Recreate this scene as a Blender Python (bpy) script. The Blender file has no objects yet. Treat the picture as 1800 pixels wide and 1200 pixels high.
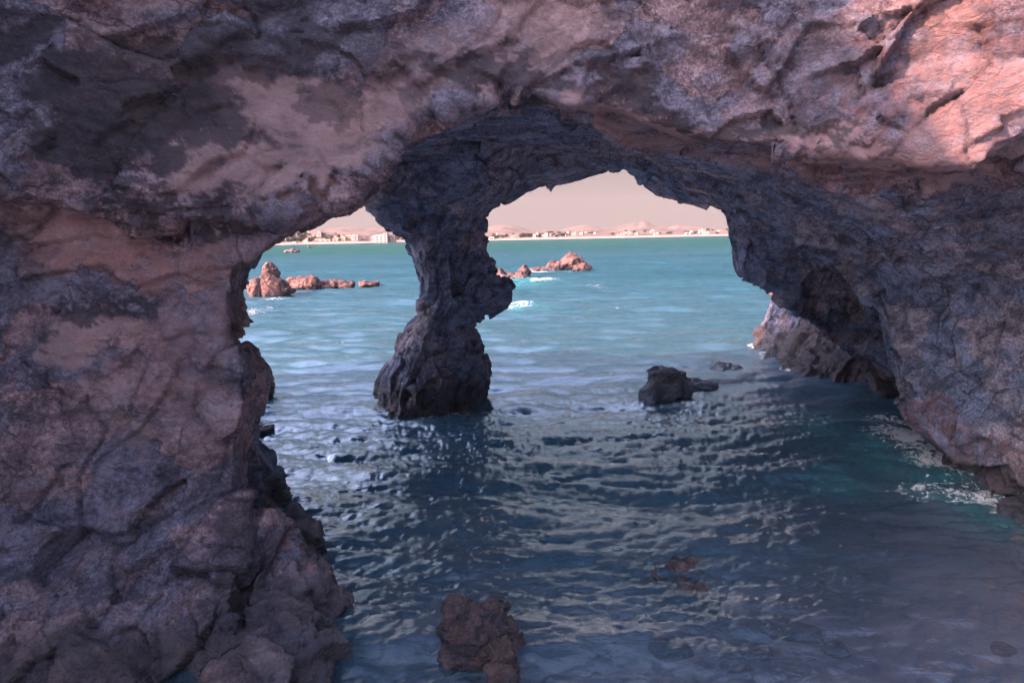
import bpy, math, random
import numpy as np
from mathutils import Matrix, Vector

R = math.radians
random.seed(7)
rng = np.random.default_rng(11)
scene = bpy.context.scene
C = scene.collection
F32 = np.float32

# ------------------------------------------------------------------ camera
CAM = np.array([0.0, 0.0, 3.0])
PITCH, ROLL, FPX = 8.55, -1.1, 1200.0          # degrees, degrees, focal length in px of an 1800 px wide frame
cam_d = bpy.data.cameras.new('camera')
cam_d.sensor_width = 36.0
cam_d.lens = 24.0
cam_d.clip_start = 0.05
cam_d.clip_end = 30000
cam = bpy.data.objects.new('camera', cam_d)
C.objects.link(cam)
ROT = Matrix.Rotation(R(90 - PITCH), 3, 'X') @ Matrix.Rotation(R(ROLL), 3, 'Z')
cam.matrix_world = Matrix.Translation(Vector(CAM)) @ ROT.to_4x4()
scene.camera = cam
RN = np.array(ROT)


def at(px, py, Y):
    """world point that stands at distance Y along +y and appears at (px, py) of the 1800x1200 photo"""
    d = RN @ np.array([(px - 900) / FPX, (600 - py) / FPX, -1.0])
    return CAM + d * (Y / d[1])


def ground(px, py, z=0.0):
    d = RN @ np.array([(px - 900) / FPX, (600 - py) / FPX, -1.0])
    return CAM + d * ((z - CAM[2]) / d[2])


# ------------------------------------------------------------------ light
SUN_DIR = Vector((-0.75, -0.45, 0.50)).normalized()       # towards the sun: behind the camera on the left
SUN_EL = math.asin(SUN_DIR.z)
SUN_AZ = math.atan2(SUN_DIR.x, SUN_DIR.y)
sun_d = bpy.data.lights.new('sun', 'SUN')
sun_d.energy = 2.0
sun_d.angle = R(0.6)
sun_d.color = (1.0, 0.55, 0.39)
sun = bpy.data.objects.new('sun', sun_d)
sun.rotation_euler = SUN_DIR.to_track_quat('Z', 'Y').to_euler()
C.objects.link(sun)

world = bpy.data.worlds.new('World')
scene.world = world
world.use_nodes = True
wt = world.node_tree
bg = wt.nodes['Background']
sky = wt.nodes.new('ShaderNodeTexSky')
sky.sky_type = 'NISHITA'
sky.sun_disc = False
sky.sun_elevation = SUN_EL
sky.sun_rotation = SUN_AZ
sky.air_density = 1.0
sky.dust_density = 3.0
tint = wt.nodes.new('ShaderNodeMix')
tint.data_type = 'RGBA'
tint.blend_type = 'MULTIPLY'
tint.inputs[0].default_value = 1.0
tint.inputs[7].default_value = (0.95, 0.93, 1.06, 1)
hs = wt.nodes.new('ShaderNodeHueSaturation')
hs.inputs['Saturation'].default_value = 0.74
wt.links.new(sky.outputs[0], hs.inputs['Color'])
wt.links.new(hs.outputs[0], tint.inputs[6])
tc = wt.nodes.new('ShaderNodeTexCoord')
sx = wt.nodes.new('ShaderNodeSeparateXYZ')
wt.links.new(tc.outputs['Generated'], sx.inputs[0])
ramp = wt.nodes.new('ShaderNodeValToRGB')             # dusty pink air low over the bay, dimmer lilac above it
ramp.color_ramp.interpolation = 'LINEAR'
for pos, col in ((0.0, (0.715, 0.575, 0.555, 1)), (0.10, (0.71, 0.585, 0.575, 1)), (0.145, (0.38, 0.48, 0.61, 1)), (0.28, (0.28, 0.40, 0.52, 1)), (0.60, (0.42, 0.54, 0.68, 1))):
    e = ramp.color_ramp.elements[0] if pos == 0 else ramp.color_ramp.elements[1] if pos == 0.10 else ramp.color_ramp.elements.new(pos)
    e.position, e.color = pos, col
wt.links.new(sx.outputs[2], ramp.inputs[0])
mr = wt.nodes.new('ShaderNodeMapRange')
mr.interpolation_type = 'SMOOTHSTEP'
mr.inputs[1].default_value = 0.38
mr.inputs[2].default_value = 0.80
gl_dot = wt.nodes.new('ShaderNodeVectorMath')          # the sky is brighter on the sun's side
gl_dot.operation = 'DOT_PRODUCT'
gl_dot.inputs[1].default_value = (-0.857 * 0.4, -0.514 * 0.4, 1.0)
wt.links.new(tc.outputs['Generated'], gl_dot.inputs[0])
wt.links.new(gl_dot.outputs['Value'], mr.inputs[0])
hz = wt.nodes.new('ShaderNodeMix')
hz.data_type = 'RGBA'
wt.links.new(mr.outputs[0], hz.inputs[0])
wt.links.new(ramp.outputs[0], hz.inputs[6])
wt.links.new(tint.outputs[2], hz.inputs[7])
wt.links.new(hz.outputs[2], bg.inputs[0])
bg.inputs[1].default_value = 0.125

scene.view_settings.view_transform = 'Standard'
scene.view_settings.look = 'None'
scene.view_settings.exposure = 2.40
scene.view_settings.gamma = 1.0
scene.render.engine = 'CYCLES'
scene.cycles.use_denoising = True
scene.cycles.max_bounces = 12
scene.cycles.diffuse_bounces = 8
scene.cycles.transparent_max_bounces = 8
scene.cycles.volume_bounces = 0
scene.cycles.caustics_reflective = True
scene.cycles.blur_glossy = 1.0
scene.cycles.caustics_refractive = False
scene.cycles.sample_clamp_indirect = 6.0

# ------------------------------------------------------------------ noise
TAB = rng.random((64, 64, 64)).astype(F32) * 2 - 1
CELL_P = (rng.random((4096, 3)) * 0.9 + 0.05).astype(F32)
CELL_N = rng.normal(size=(4096, 3)).astype(F32)
CELL_N /= np.linalg.norm(CELL_N, axis=1)[:, None]
CELL_O = (rng.random(4096) * 2 - 1).astype(F32)
RM = np.array([[0.8, 0.6, 0.0], [-0.36, 0.48, 0.8], [0.48, -0.64, 0.6]], dtype=F32)


def vnoise(p):
    i = np.floor(p).astype(np.int32)
    f = (p - i).astype(F32)
    u = f * f * f * (f * (f * 6 - 15) + 10)
    i0 = i & 63
    i1 = (i + 1) & 63
    x0, y0, z0 = i0[:, 0], i0[:, 1], i0[:, 2]
    x1, y1, z1 = i1[:, 0], i1[:, 1], i1[:, 2]
    ux, uy, uz = u[:, 0], u[:, 1], u[:, 2]
    a = TAB[x0, y0, z0] * (1 - ux) + TAB[x1, y0, z0] * ux
    b = TAB[x0, y1, z0] * (1 - ux) + TAB[x1, y1, z0] * ux
    c = TAB[x0, y0, z1] * (1 - ux) + TAB[x1, y0, z1] * ux
    d = TAB[x0, y1, z1] * (1 - ux) + TAB[x1, y1, z1] * ux
    return (a * (1 - uy) + b * uy) * (1 - uz) + (c * (1 - uy) + d * uy) * uz


def fbm(p, octv=4, gain=0.5, ridged=False):
    p = p.astype(F32)
    s = np.zeros(len(p), F32)
    a, tot = 1.0, 0.0
    for _ in range(octv):
        v = vnoise(p)
        if ridged:
            v = 1 - 2 * np.abs(v)
        s += a * v
        tot += a
        a *= gain
        p = (p @ RM) * 2.03 + 7.3
    return s / tot


def worley(p):
    """facet value (a random tilted plane per cell), F1 and F2"""
    p = p.astype(F32)
    out = [np.empty(len(p), F32) for _ in range(3)]
    for s in range(0, len(p), 150000):
        q = p[s:s + 150000]
        ce = np.floor(q).astype(np.int32)
        f1 = np.full(len(q), 9.0, F32)
        f2 = np.full(len(q), 9.0, F32)
        fac = np.zeros(len(q), F32)
        for ox in (-1, 0, 1):
            for oy in (-1, 0, 1):
                for oz in (-1, 0, 1):
                    c = ce + np.array([ox, oy, oz], np.int32)
                    h = ((c[:, 0] * 73856093) ^ (c[:, 1] * 19349663) ^ (c[:, 2] * 83492791)) & 4095
                    d = q - (c + CELL_P[h])
                    r2 = np.einsum('ij,ij->i', d, d)
                    near = r2 < f1
                    f2 = np.where(near, f1, np.minimum(f2, r2))
                    f1 = np.where(near, r2, f1)
                    v = np.einsum('ij,ij->i', d, CELL_N[h]) + 0.25 * CELL_O[h]
                    fac = np.where(near, v, fac)
        out[0][s:s + 150000] = fac
        out[1][s:s + 150000] = np.sqrt(f1)
        out[2][s:s + 150000] = np.sqrt(f2)
    return out


def sstep(a, b, x):
    t = np.clip((x - a) / (b - a), 0, 1)
    return t * t * (3 - 2 * t)


def smin(a, b, k):
    h = np.clip(0.5 + 0.5 * (b - a) / k, 0, 1)
    return b * (1 - h) + a * h - k * h * (1 - h)


# ------------------------------------------------------------------ meshing helpers
def surface_net(f, x0, y0, z0, h):
    """naive surface nets of the zero level of f (negative = solid); returns verts, quads"""
    s = f < 0
    cs = np.zeros(tuple(n - 1 for n in f.shape), np.int8)
    for dx in (0, 1):
        for dy in (0, 1):
            for dz in (0, 1):
                cs += s[dx:f.shape[0] - 1 + dx, dy:f.shape[1] - 1 + dy, dz:f.shape[2] - 1 + dz]
    act = (cs > 0) & (cs < 8)
    idx = np.full(act.shape, -1, np.int64)
    ii = np.argwhere(act)
    idx[act] = np.arange(len(ii))
    acc = np.zeros((len(ii), 3))
    cnt = np.zeros(len(ii))
    cor = [(0, 0, 0), (1, 0, 0), (0, 1, 0), (1, 1, 0), (0, 0, 1), (1, 0, 1), (0, 1, 1), (1, 1, 1)]
    val = [f[ii[:, 0] + c[0], ii[:, 1] + c[1], ii[:, 2] + c[2]] for c in cor]
    for a in range(8):
        for b in range(a + 1, 8):
            df = np.array(cor[b]) - np.array(cor[a])
            if np.abs(df).sum() != 1:
                continue
            m = (val[a] < 0) != (val[b] < 0)
            t = np.where(m, val[a] / np.where(m, val[a] - val[b], 1), 0)
            acc += m[:, None] * (np.array(cor[a]) + t[:, None] * df)
            cnt += m
    v = (ii + acc / np.maximum(cnt, 1)[:, None]) * h + np.array([x0, y0, z0])
    quads = []
    for ax in range(3):
        sa = np.moveaxis(s, ax, 0)
        ch = sa[:-1] != sa[1:]
        flip = np.moveaxis(sa[:-1], 0, ax)
        e = np.argwhere(np.moveaxis(ch, 0, ax))
        o1, o2 = [(1, 2), (2, 0), (0, 1)][ax]
        ok = (e[:, o1] > 0) & (e[:, o2] > 0) & (e[:, o1] < f.shape[o1] - 1) & (e[:, o2] < f.shape[o2] - 1)
        e = e[ok]
        d1 = np.zeros(3, int)
        d1[o1] = 1
        d2 = np.zeros(3, int)
        d2[o2] = 1
        g = lambda q: idx[q[:, 0], q[:, 1], q[:, 2]]
        qd = np.stack([g(e - d1 - d2), g(e - d2), g(e), g(e - d1)], 1)
        fl = ~flip[e[:, 0], e[:, 1], e[:, 2]]
        qd[fl] = qd[fl][:, ::-1]
        quads.append(qd)
    return v, np.concatenate(quads)


def raw_mesh(name, v, q, smooth=True):
    me = bpy.data.meshes.new(name)
    n = q.shape[1]
    me.vertices.add(len(v))
    me.vertices.foreach_set('co', np.ascontiguousarray(v, F32).ravel())
    me.loops.add(q.size)
    me.loops.foreach_set('vertex_index', np.ascontiguousarray(q, np.int32).ravel())
    me.polygons.add(len(q))
    me.polygons.foreach_set('loop_start', np.arange(0, q.size, n, dtype=np.int32))
    me.update(calc_edges=True)
    me.polygons.foreach_set('use_smooth', np.full(len(q), smooth))
    return me


def mesh_arrays(me):
    v = np.empty(len(me.vertices) * 3, F32)
    me.vertices.foreach_get('co', v)
    q = np.empty(len(me.loops), np.int32)
    me.loops.foreach_get('vertex_index', q)
    return v.reshape(-1, 3), q.reshape(-1, 4)


def vnormals(v, q):
    a = v[q[:, 2]] - v[q[:, 0]]
    b = v[q[:, 3]] - v[q[:, 1]]
    fn = np.cross(a, b)
    n = np.zeros((len(v), 3))
    for k in range(4):
        for c in range(3):
            n[:, c] += np.bincount(q[:, k], weights=fn[:, c], minlength=len(v))
    return n / np.maximum(np.linalg.norm(n, axis=1), 1e-12)[:, None]


def subdivided(v, q, levels):
    """Catmull-Clark through a temporary object"""
    me = raw_mesh('temp', v, q)
    ob = bpy.data.objects.new('temp', me)
    C.objects.link(ob)
    md = ob.modifiers.new('s', 'SUBSURF')
    md.levels = levels
    md.boundary_smooth = 'PRESERVE_CORNERS'
    ev = ob.evaluated_get(bpy.context.evaluated_depsgraph_get())
    m2 = ev.to_mesh()
    vv, qq = mesh_arrays(m2)
    ev.to_mesh_clear()
    bpy.data.objects.remove(ob)
    bpy.data.meshes.remove(me)
    return vv.astype(np.float64), qq


def attr(me, name, arr):
    a = me.attributes.new(name, 'FLOAT', 'POINT')
    a.data.foreach_set('value', np.ascontiguousarray(arr, F32))


def link(name, me, mat=None, parent=None):
    o = bpy.data.objects.new(name, me)
    C.objects.link(o)
    if mat is not None:
        for m in (mat if isinstance(mat, (list, tuple)) else [mat]):
            me.materials.append(m)
    if parent is not None:
        o.parent = parent
    return o


def empty(name, loc=(0, 0, 0), rz=0.0):
    o = bpy.data.objects.new(name, None)
    o.location = loc
    o.rotation_euler = (0, 0, rz)
    o.empty_display_size = 0.2
    C.objects.link(o)
    return o


def tag(o, label, cat, group=None, kind=None):
    o['label'] = label
    o['category'] = cat
    if group:
        o['group'] = group
    if kind:
        o['kind'] = kind
    return o


# ------------------------------------------------------------------ materials
class NT:
    def __init__(self, name):
        self.m = bpy.data.materials.new(name)
        self.m.use_nodes = True
        self.t = self.m.node_tree
        self.t.nodes.clear()
        self.out = self.t.nodes.new('ShaderNodeOutputMaterial')

    def n(self, kind, **kw):
        nd = self.t.nodes.new('ShaderNode' + kind)
        for k, val in kw.items():
            if k.startswith('i_'):
                key = k[2:]
                nd.inputs[int(key) if key.isdigit() else key.replace('_', ' ')].default_value = val
            else:
                setattr(nd, k, val)
        return nd

    def l(self, a, b):
        self.t.links.new(a, b)

    def math(self, op, a, b=None, clamp=False):
        nd = self.n('Math', operation=op, use_clamp=clamp)
        for i, s in enumerate((a, b)):
            if s is None:
                continue
            if isinstance(s, (int, float)):
                nd.inputs[i].default_value = s
            else:
                self.l(s, nd.inputs[i])
        return nd.outputs[0]

    def mix(self, fac, a, b, blend='MIX'):
        nd = self.n('Mix', data_type='RGBA', blend_type=blend)
        for i, s in ((0, fac), (6, a), (7, b)):
            if isinstance(s, (int, float)):
                nd.inputs[i].default_value = s
            elif isinstance(s, tuple):
                nd.inputs[i].default_value = (*s, 1)
            else:
                self.l(s, nd.inputs[i])
        return nd.outputs[2]

    def noise(self, vec, scale, detail=4, rough=0.55, dist=0.0):
        nd = self.n('TexNoise', i_Scale=scale, i_Detail=detail, i_Roughness=rough, i_Distortion=dist)
        self.l(vec, nd.inputs['Vector'])
        return nd.outputs[0]

    def step(self, x, a, b):
        nd = self.n('MapRange', interpolation_type='SMOOTHSTEP')
        self.l(x, nd.inputs[0])
        nd.inputs[1].default_value = a
        nd.inputs[2].default_value = b
        return nd.outputs[0]

    def att(self, name):
        return self.n('Attribute', attribute_name=name).outputs['Fac']


def rock_material(name, wetc=((0.075, 0.075, 0.10), (0.18, 0.135, 0.14)), base=(0.43, 0.295, 0.315), base2=(0.225, 0.215, 0.295), rust=(0.36, 0.19, 0.16), bump=1.0, wetz=0.5):
    t = NT(name)
    co = t.n('TexCoord').outputs['Object']
    mp = t.n('Mapping', i_Scale=(1.0, 1.0, 1.4), i_Rotation=(R(8), R(-24), R(10)))
    t.l(co, mp.inputs[0])
    st = mp.outputs[0]
    big = t.noise(st, 0.9, 5, 0.6, 0.6)
    mid = t.noise(st, 4.5, 6, 0.65, 0.4)
    fine = t.noise(co, 30, 5, 0.7)
    grain = t.noise(co, 130, 3, 0.7)
    wq = t.n('Mix', data_type='VECTOR')
    wq.inputs[0].default_value = 0.34
    nq = t.n('TexNoise', i_Scale=2.2, i_Detail=8, i_Roughness=0.66)
    t.l(st, nq.inputs['Vector'])
    t.l(st, wq.inputs[4])
    t.l(nq.outputs[1], wq.inputs[5])
    blk = wq.outputs[1]
    rnd = []
    lines = None
    for sc_, wd, lo_ in ((1.9, 0.020, 0.44), (5.2, 0.030, 0.50)):
        cv = t.n('TexVoronoi', i_Scale=sc_)
        t.l(blk, cv.inputs['Vector'])
        sp = t.n('SeparateColor')
        t.l(cv.outputs['Color'], sp.inputs[0])
        rnd.append(sp.outputs[0])
        ed = t.n('TexVoronoi', feature='DISTANCE_TO_EDGE', i_Scale=sc_)
        t.l(blk, ed.inputs['Vector'])
        ln = t.math('MULTIPLY', t.step(ed.outputs[0], wd, 0.0), t.step(t.noise(co, 1.1 * sc_, 3, 0.6), lo_, lo_ + 0.10))
        lines = ln if lines is None else t.math('MAXIMUM', lines, ln)
    m2 = t.math('ADD', t.math('ADD', t.math('MULTIPLY', rnd[0], 0.30), t.math('MULTIPLY', rnd[1], 0.16)), t.math('ADD', t.math('MULTIPLY', big, 0.75), t.math('MULTIPLY', mid, 0.35)))
    c = t.mix(t.step(m2, 0.66, 0.86), base, base2)
    c = t.mix(t.math('MULTIPLY', t.step(t.noise(st, 1.7, 6, 0.7, 1.0), 0.56, 0.72), 0.5), c, rust)
    v = t.math('ADD', t.math('MULTIPLY', mid, 0.9), t.math('MULTIPLY', fine, 0.5))
    c = t.mix(1.0, c, t.mix(t.step(v, 0.54, 0.90), (0.42, 0.41, 0.46), (1.52, 1.48, 1.45)), 'MULTIPLY')
    gr = t.noise(co, 42, 8, 0.8)
    c = t.mix(t.step(t.noise(co, 0.8, 4, 0.6), 0.36, 0.6), c, t.mix(1.0, c, t.mix(t.step(gr, 0.36, 0.64), (0.50, 0.49, 0.52), (1.46, 1.44, 1.43)), 'MULTIPLY'))
    c = t.mix(t.math('MULTIPLY', t.step(grain, 0.58, 0.68), 0.60), c, (0.045, 0.04, 0.055))
    c = t.mix(t.math('MULTIPLY', lines, 0.78), c, (0.04, 0.036, 0.05))
    vein = t.math('ABSOLUTE', t.math('SUBTRACT', t.noise(st, 3.4, 7, 0.62, 0.8), 0.5))
    c = t.mix(t.math('MULTIPLY', t.math('MULTIPLY', t.step(vein, 0.022, 0.0), t.step(big, 0.42, 0.56)), 0.62), c, (0.05, 0.042, 0.058))
    smp = t.n('Mapping', i_Scale=(0.6, 1.0, 5.0), i_Rotation=(0, R(12), 0))
    t.l(co, smp.inputs[0])
    c = t.mix(t.math('MULTIPLY', t.step(t.noise(smp.outputs[0], 1.5, 8, 0.68, 0.3), 0.57, 0.66), 0.45), c, (0.085, 0.078, 0.11))
    c = t.mix(t.math('MULTIPLY', t.step(t.noise(co, 85, 2, 0.5), 0.66, 0.74), 0.5), c, (0.55, 0.45, 0.46))
    c = t.mix(t.att('grey'), c, t.mix(1.0, c, (1.16, 1.52, 1.66), 'MULTIPLY'))  # cool lift of the shaded interior, put into the rock colour
    # stains that stay with the stone: pale scoured patches, pink blush, dark weathered crust, wet band; pink and dark also hold painted sun warmth and shade
    pale = t.math('MULTIPLY', t.att('pale'), t.step(mid, 0.2, 0.45))
    smooth_c = t.mix(t.step(t.noise(co, 60, 3, 0.7), 0.56, 0.72), (0.40, 0.262, 0.262), (0.24, 0.16, 0.175))
    smooth_c = t.mix(1.0, smooth_c, t.mix(t.step(mid, 0.3, 0.7), (0.8, 0.8, 0.82), (1.12, 1.1, 1.08)), 'MULTIPLY')
    c = t.mix(t.math('MULTIPLY', pale, 0.85), c, smooth_c)
    c = t.mix(t.math('MULTIPLY', t.math('MULTIPLY', t.att('pink'), t.step(t.noise(co, 9, 5, 0.7), 0.38, 0.6)), 0.6), c, (0.42, 0.185, 0.165))
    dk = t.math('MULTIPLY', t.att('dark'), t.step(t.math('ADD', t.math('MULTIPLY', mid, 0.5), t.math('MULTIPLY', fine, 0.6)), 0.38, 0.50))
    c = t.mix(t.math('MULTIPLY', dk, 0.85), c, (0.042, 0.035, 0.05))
    crack = t.att('crack')
    c = t.mix(t.math('MULTIPLY', crack, 0.75), c, (0.03, 0.026, 0.036))
    wet = t.math('MULTIPLY', t.att('wet'), t.step(mid, 0.15, 0.5))
    c = t.mix(t.math('MULTIPLY', wet, 0.82), c, t.mix(t.step(mid, 0.35, 0.65), wetc[0], wetc[1]))
    p = t.n('BsdfPrincipled')
    t.l(c, p.inputs['Base Color'])
    rr = t.n('MapRange', i_3=0.9, i_4=0.16)
    t.l(wet, rr.inputs[0])
    t.l(rr.outputs[0], p.inputs['Roughness'])
    p.inputs['Specular IOR Level'].default_value = 0.6
    vo = t.n('TexVoronoi', feature='DISTANCE_TO_EDGE', i_Scale=7.0)
    wp = t.n('Mix', data_type='VECTOR')
    nz = t.n('TexNoise', i_Scale=3.0, i_Detail=4)
    t.l(st, nz.inputs['Vector'])
    wp.inputs[0].default_value = 0.35
    t.l(st, wp.inputs[4])
    t.l(nz.outputs[1], wp.inputs[5])
    t.l(wp.outputs[1], vo.inputs['Vector'])
    edge = t.step(vo.outputs[0], 0.0, 0.07)
    h = t.math('ADD', t.math('MULTIPLY', t.noise(st, 14, 9, 0.72, 0.3), 0.11), t.math('MULTIPLY', grain, 0.010))
    h = t.math('ADD', h, t.math('MULTIPLY', edge, 0.010))
    b = t.n('Bump', i_Strength=0.85 * bump, i_Distance=1.0)
    amp = t.math('MULTIPLY', h, t.math('SUBTRACT', 1.0, t.math('MULTIPLY', pale, 0.5)))
    t.l(amp, b.inputs['Height'])
    t.l(b.outputs[0], p.inputs['Normal'])
    t.l(p.outputs[0], t.out.inputs[0])
    return t.m


M_ROCK = rock_material('cave rock')
M_BOULDER = rock_material('wet boulder rock', wetc=((0.050, 0.048, 0.062), (0.24, 0.15, 0.14)), base=(0.36, 0.29, 0.31), base2=(0.22, 0.23, 0.30), rust=(0.34, 0.16, 0.12), bump=1.2)
M_BOULDER_LIFT = rock_material('lifted wet boulder rock', wetc=((0.20, 0.24, 0.31), (0.46, 0.46, 0.52)), base=(0.36, 0.33, 0.37), base2=(0.22, 0.24, 0.31), rust=(0.34, 0.2, 0.16), bump=1.2)  # lighter copy of the boulder rock, colour lifted against the dim light
M_RED = rock_material('red reef rock', base=(0.34, 0.18, 0.155), base2=(0.24, 0.14, 0.13), rust=(0.36, 0.16, 0.11), bump=1.0)


def plain(name, col, rough=0.8, col2=None, scale=0.3):
    t = NT(name)
    p = t.n('BsdfPrincipled', i_Roughness=rough)
    co = t.n('TexCoord').outputs['Object']
    c = t.mix(t.step(t.noise(co, scale, 5, 0.65), 0.35, 0.65), col, col2 or tuple(0.82 * k for k in col))
    t.l(c, p.inputs['Base Color'])
    t.l(p.outputs[0], t.out.inputs[0])
    return t.m


# ------------------------------------------------------------------ rock relief
def relief(p, n, k_big=1.0, k_mid=1.0, k_fine=1.0, scale=1.0, steep=None):
    """displacement along the normal in metres and a crack mask; steep (0..1 per point) turns the bedding upright"""
    if steep is None:
        steep = np.full(len(p), 0.5)
    s = 1.0 / scale
    w = np.stack([fbm(p * 0.9 * s + o, 3) for o in (3.1, 17.7, 41.3)], 1)
    q = p + 0.30 * scale * w
    d = np.zeros(len(p))
    cr = np.zeros(len(p))
    c45, s45 = math.cos(R(24)), math.sin(R(24))
    upright = np.array([[c45, 0.1, s45], [-0.1, 0.99, 0.05], [-s45, -0.05, c45]]) @ np.diag([1.45, 1.2, 0.55])
    flat = np.array([[0.97, 0.05, -0.22], [-0.03, 0.99, 0.10], [0.23, -0.09, 0.97]]) @ np.diag([0.72, 0.9, 1.45])
    gate = sstep(-0.1, 0.35, fbm(p * 0.8 * s + 77, 3))
    gate2 = sstep(0.05, 0.4, fbm(p * 1.4 * s + 31, 3))
    for basis, wt_, off in ((flat, 1 - steep, 0.0), (upright, steep, 13.0)):
        m = wt_ > 0.01
        if not m.any():
            continue
        qs = q[m] @ basis + off
        fa, a1, a2 = worley(qs * 0.95 * s)
        fb, b1, b2 = worley(qs * 2.6 * s + 5.5)
        fc, c1, c2 = worley(qs * 7.5 * s + 9.1)
        e = k_big * 0.16 * fa + k_mid * 0.115 * fb + k_fine * 0.024 * fc
        e += k_mid * 0.022 * fbm(qs * 6.0 * s, 4, 0.6, True) + k_mid * 0.020 * fbm(qs * np.array([0.8, 0.8, 4.0]) * s + 3.3, 4, 0.55, True)
        ca = np.exp(-np.maximum(a2 - a1, 0) / 0.02) * gate[m]
        cb = np.exp(-np.maximum(b2 - b1, 0) / 0.035) * gate2[m]
        e -= 0.030 * ca * k_big + 0.020 * cb * k_mid
        d[m] += e * wt_[m]
        cr[m] += np.clip(ca + 0.8 * cb, 0, 1) * wt_[m]
    d += k_big * 0.07 * fbm(q * 1.3 * s, 4) + k_fine * 0.012 * fbm(p * 24 * s, 3, 0.65)
    return d * scale, cr * min(1.0, k_mid)


# ------------------------------------------------------------------ the sea cave: one rock mass
LE = [(440, 2000), (440, 870), (436, 800), (432, 760), (436, 720), (446, 690), (463, 655), (455, 640), (425, 610), (403, 598),
      (411, 588), (425, 550), (428, 520), (424, 500), (430, 478), (455, 450), (460, 432)]


def sh(pts, dx, dy=0):
    return [(x + dx, y + dy) for x, y in pts]


STATIONS = [
    (4.7, sh(LE, -24) + [(490, 405), (552, 372), (622, 338), (684, 250), (735, 205), (800, 168), (880, 146), (1000, 180), (1110, 178), (1240, 220),
                         (1380, 266), (1560, 272), (1690, 297), (1715, 293), (1800, 236), (1900, 190), (2100, 500), (2100, 2000)]),
    (6.2, sh(LE, -7) + [(500, 412), (560, 378), (632, 345), (690, 263), (740, 225), (800, 193), (880, 178), (960, 183), (1010, 200), (1080, 248),
                (1200, 276), (1372, 283), (1450, 330), (1586, 342), (1652, 346), (1742, 325), (1800, 317), (1860, 330), (1885, 480), (1855, 700),
                (1832, 960), (1832, 2000)]),
    (7.0, sh(LE, -12) + [(480, 405), (560, 352), (632, 312), (690, 240), (740, 212), (800, 196), (880, 188), (960, 190), (1040, 205), (1110, 250),
                         (1220, 285), (1372, 310), (1450, 338), (1505, 343), (1522, 362), (1586, 389), (1645, 412), (1684, 424), (1738, 432), (1800, 440),
                         (1830, 480), (1810, 700), (1790, 900), (1790, 2000)]),
    (8.4, sh(LE, -50) + [(420, 400), (500, 350), (560, 318), (630, 285), (700, 245), (800, 228), (900, 226), (1000, 228), (1100, 238), (1200, 285),
                         (1300, 335), (1450, 400), (1520, 450), (1545, 500), (1562, 560), (1575, 640), (1588, 715), (1602, 745), (1662, 800),
                         (1715, 840), (1715, 2000)]),
    (10.0, [(100, 2000), (100, 340), (500, 322), (600, 305), (700, 262), (860, 255), (1000, 255), (1100, 262), (1200, 318), (1255, 352), (1300, 378), (1345, 412), (1412, 434), (1436, 456),
            (1490, 468), (1525, 478), (1541, 505), (1562, 600), (1587, 700), (1625, 755), (1660, 775), (1660, 2000)]),
    (11.0, [(100, 2000), (100, 340), (500, 322), (600, 305), (700, 268), (860, 262), (1000, 262), (1100, 268), (1215, 325), (1300, 345), (1420, 395), (1560, 440), (1660, 560), (1680, 700), (1690, 750), (1690, 2000)]),
    (12.5, [(100, 2000), (100, 335), (500, 335), (640, 335), (858, 366), (905, 346), (935, 331), (960, 326), (985, 329), (1035, 310), (1090, 298),
            (1110, 302), (1130, 320), (1150, 338), (1190, 353), (1215, 350), (1255, 358), (1273, 372), (1280, 400), (1290, 440), (1300, 480),
            (1345, 505), (1430, 578), (1500, 640), (1556, 690), (1552, 704), (1548, 2000)]),
    (13.1, [(100, 2000), (100, 315), (858, 350), (905, 330), (985, 305), (1090, 275), (1190, 338), (1255, 345), (1285, 380), (1306, 475), (1350, 500), (1430, 562), (1530, 630), (1565, 665),
            (1545, 690), (1510, 697), (1500, 2000)]),
    (14.0, [(100, 2000), (100, 300), (858, 330), (960, 300), (1090, 260), (1190, 320), (1275, 340), (1300, 380), (1330, 470), (1380, 500), (1480, 570),
            (1485, 620), (1440, 655), (1400, 676), (1393, 2000)]),
    (16.0, [(100, 2000), (100, 200), (1200, 200), (1340, 380), (1362, 470), (1440, 520), (1420, 575), (1380, 620), (1362, 643), (1356, 2000)]),
    (18.3, [(100, 2000), (100, 100), (1200, 100), (1400, 380), (1354, 505), (1351, 540), (1332, 580), (1320, 606), (1328, 616), (1333, 2000)]),
    (20.0, [(100, 2000), (100, 0), (1500, 0), (1560, 500), (1420, 610), (1400, 640), (1400, 2000)]),
]
PILLAR = [  # py, left px, right px, half depth (m), centre depth offset (m)
    (250, 640, 950, 1.35, -0.6), (300, 625, 925, 1.3, -0.6), (345, 628, 890, 1.2, -0.5), (362, 640, 864, 1.05, -0.4), (380, 655, 860, 0.95, -0.3), (400, 684, 858, 0.8, -0.2),
    (424, 720, 858, 0.66, 0), (440, 722, 860, 0.62, 0), (470, 730, 867, 0.6, 0), (495, 737, 872, 0.58, 0), (520, 741, 868, 0.56, 0),
    (545, 738, 850, 0.56, 0), (565, 738, 834, 0.56, 0), (580, 716, 832, 0.60, 0), (605, 705, 840, 0.66, 0), (630, 694, 854, 0.72, 0),
    (650, 678, 857, 0.78, 0), (670, 667, 853, 0.82, 0), (690, 661, 850, 0.84, 0), (705, 664, 842, 0.80, 0), (740, 668, 838, 0.9, 0), (900, 640, 870, 1.2, 0)]
PY = 12.25


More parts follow.
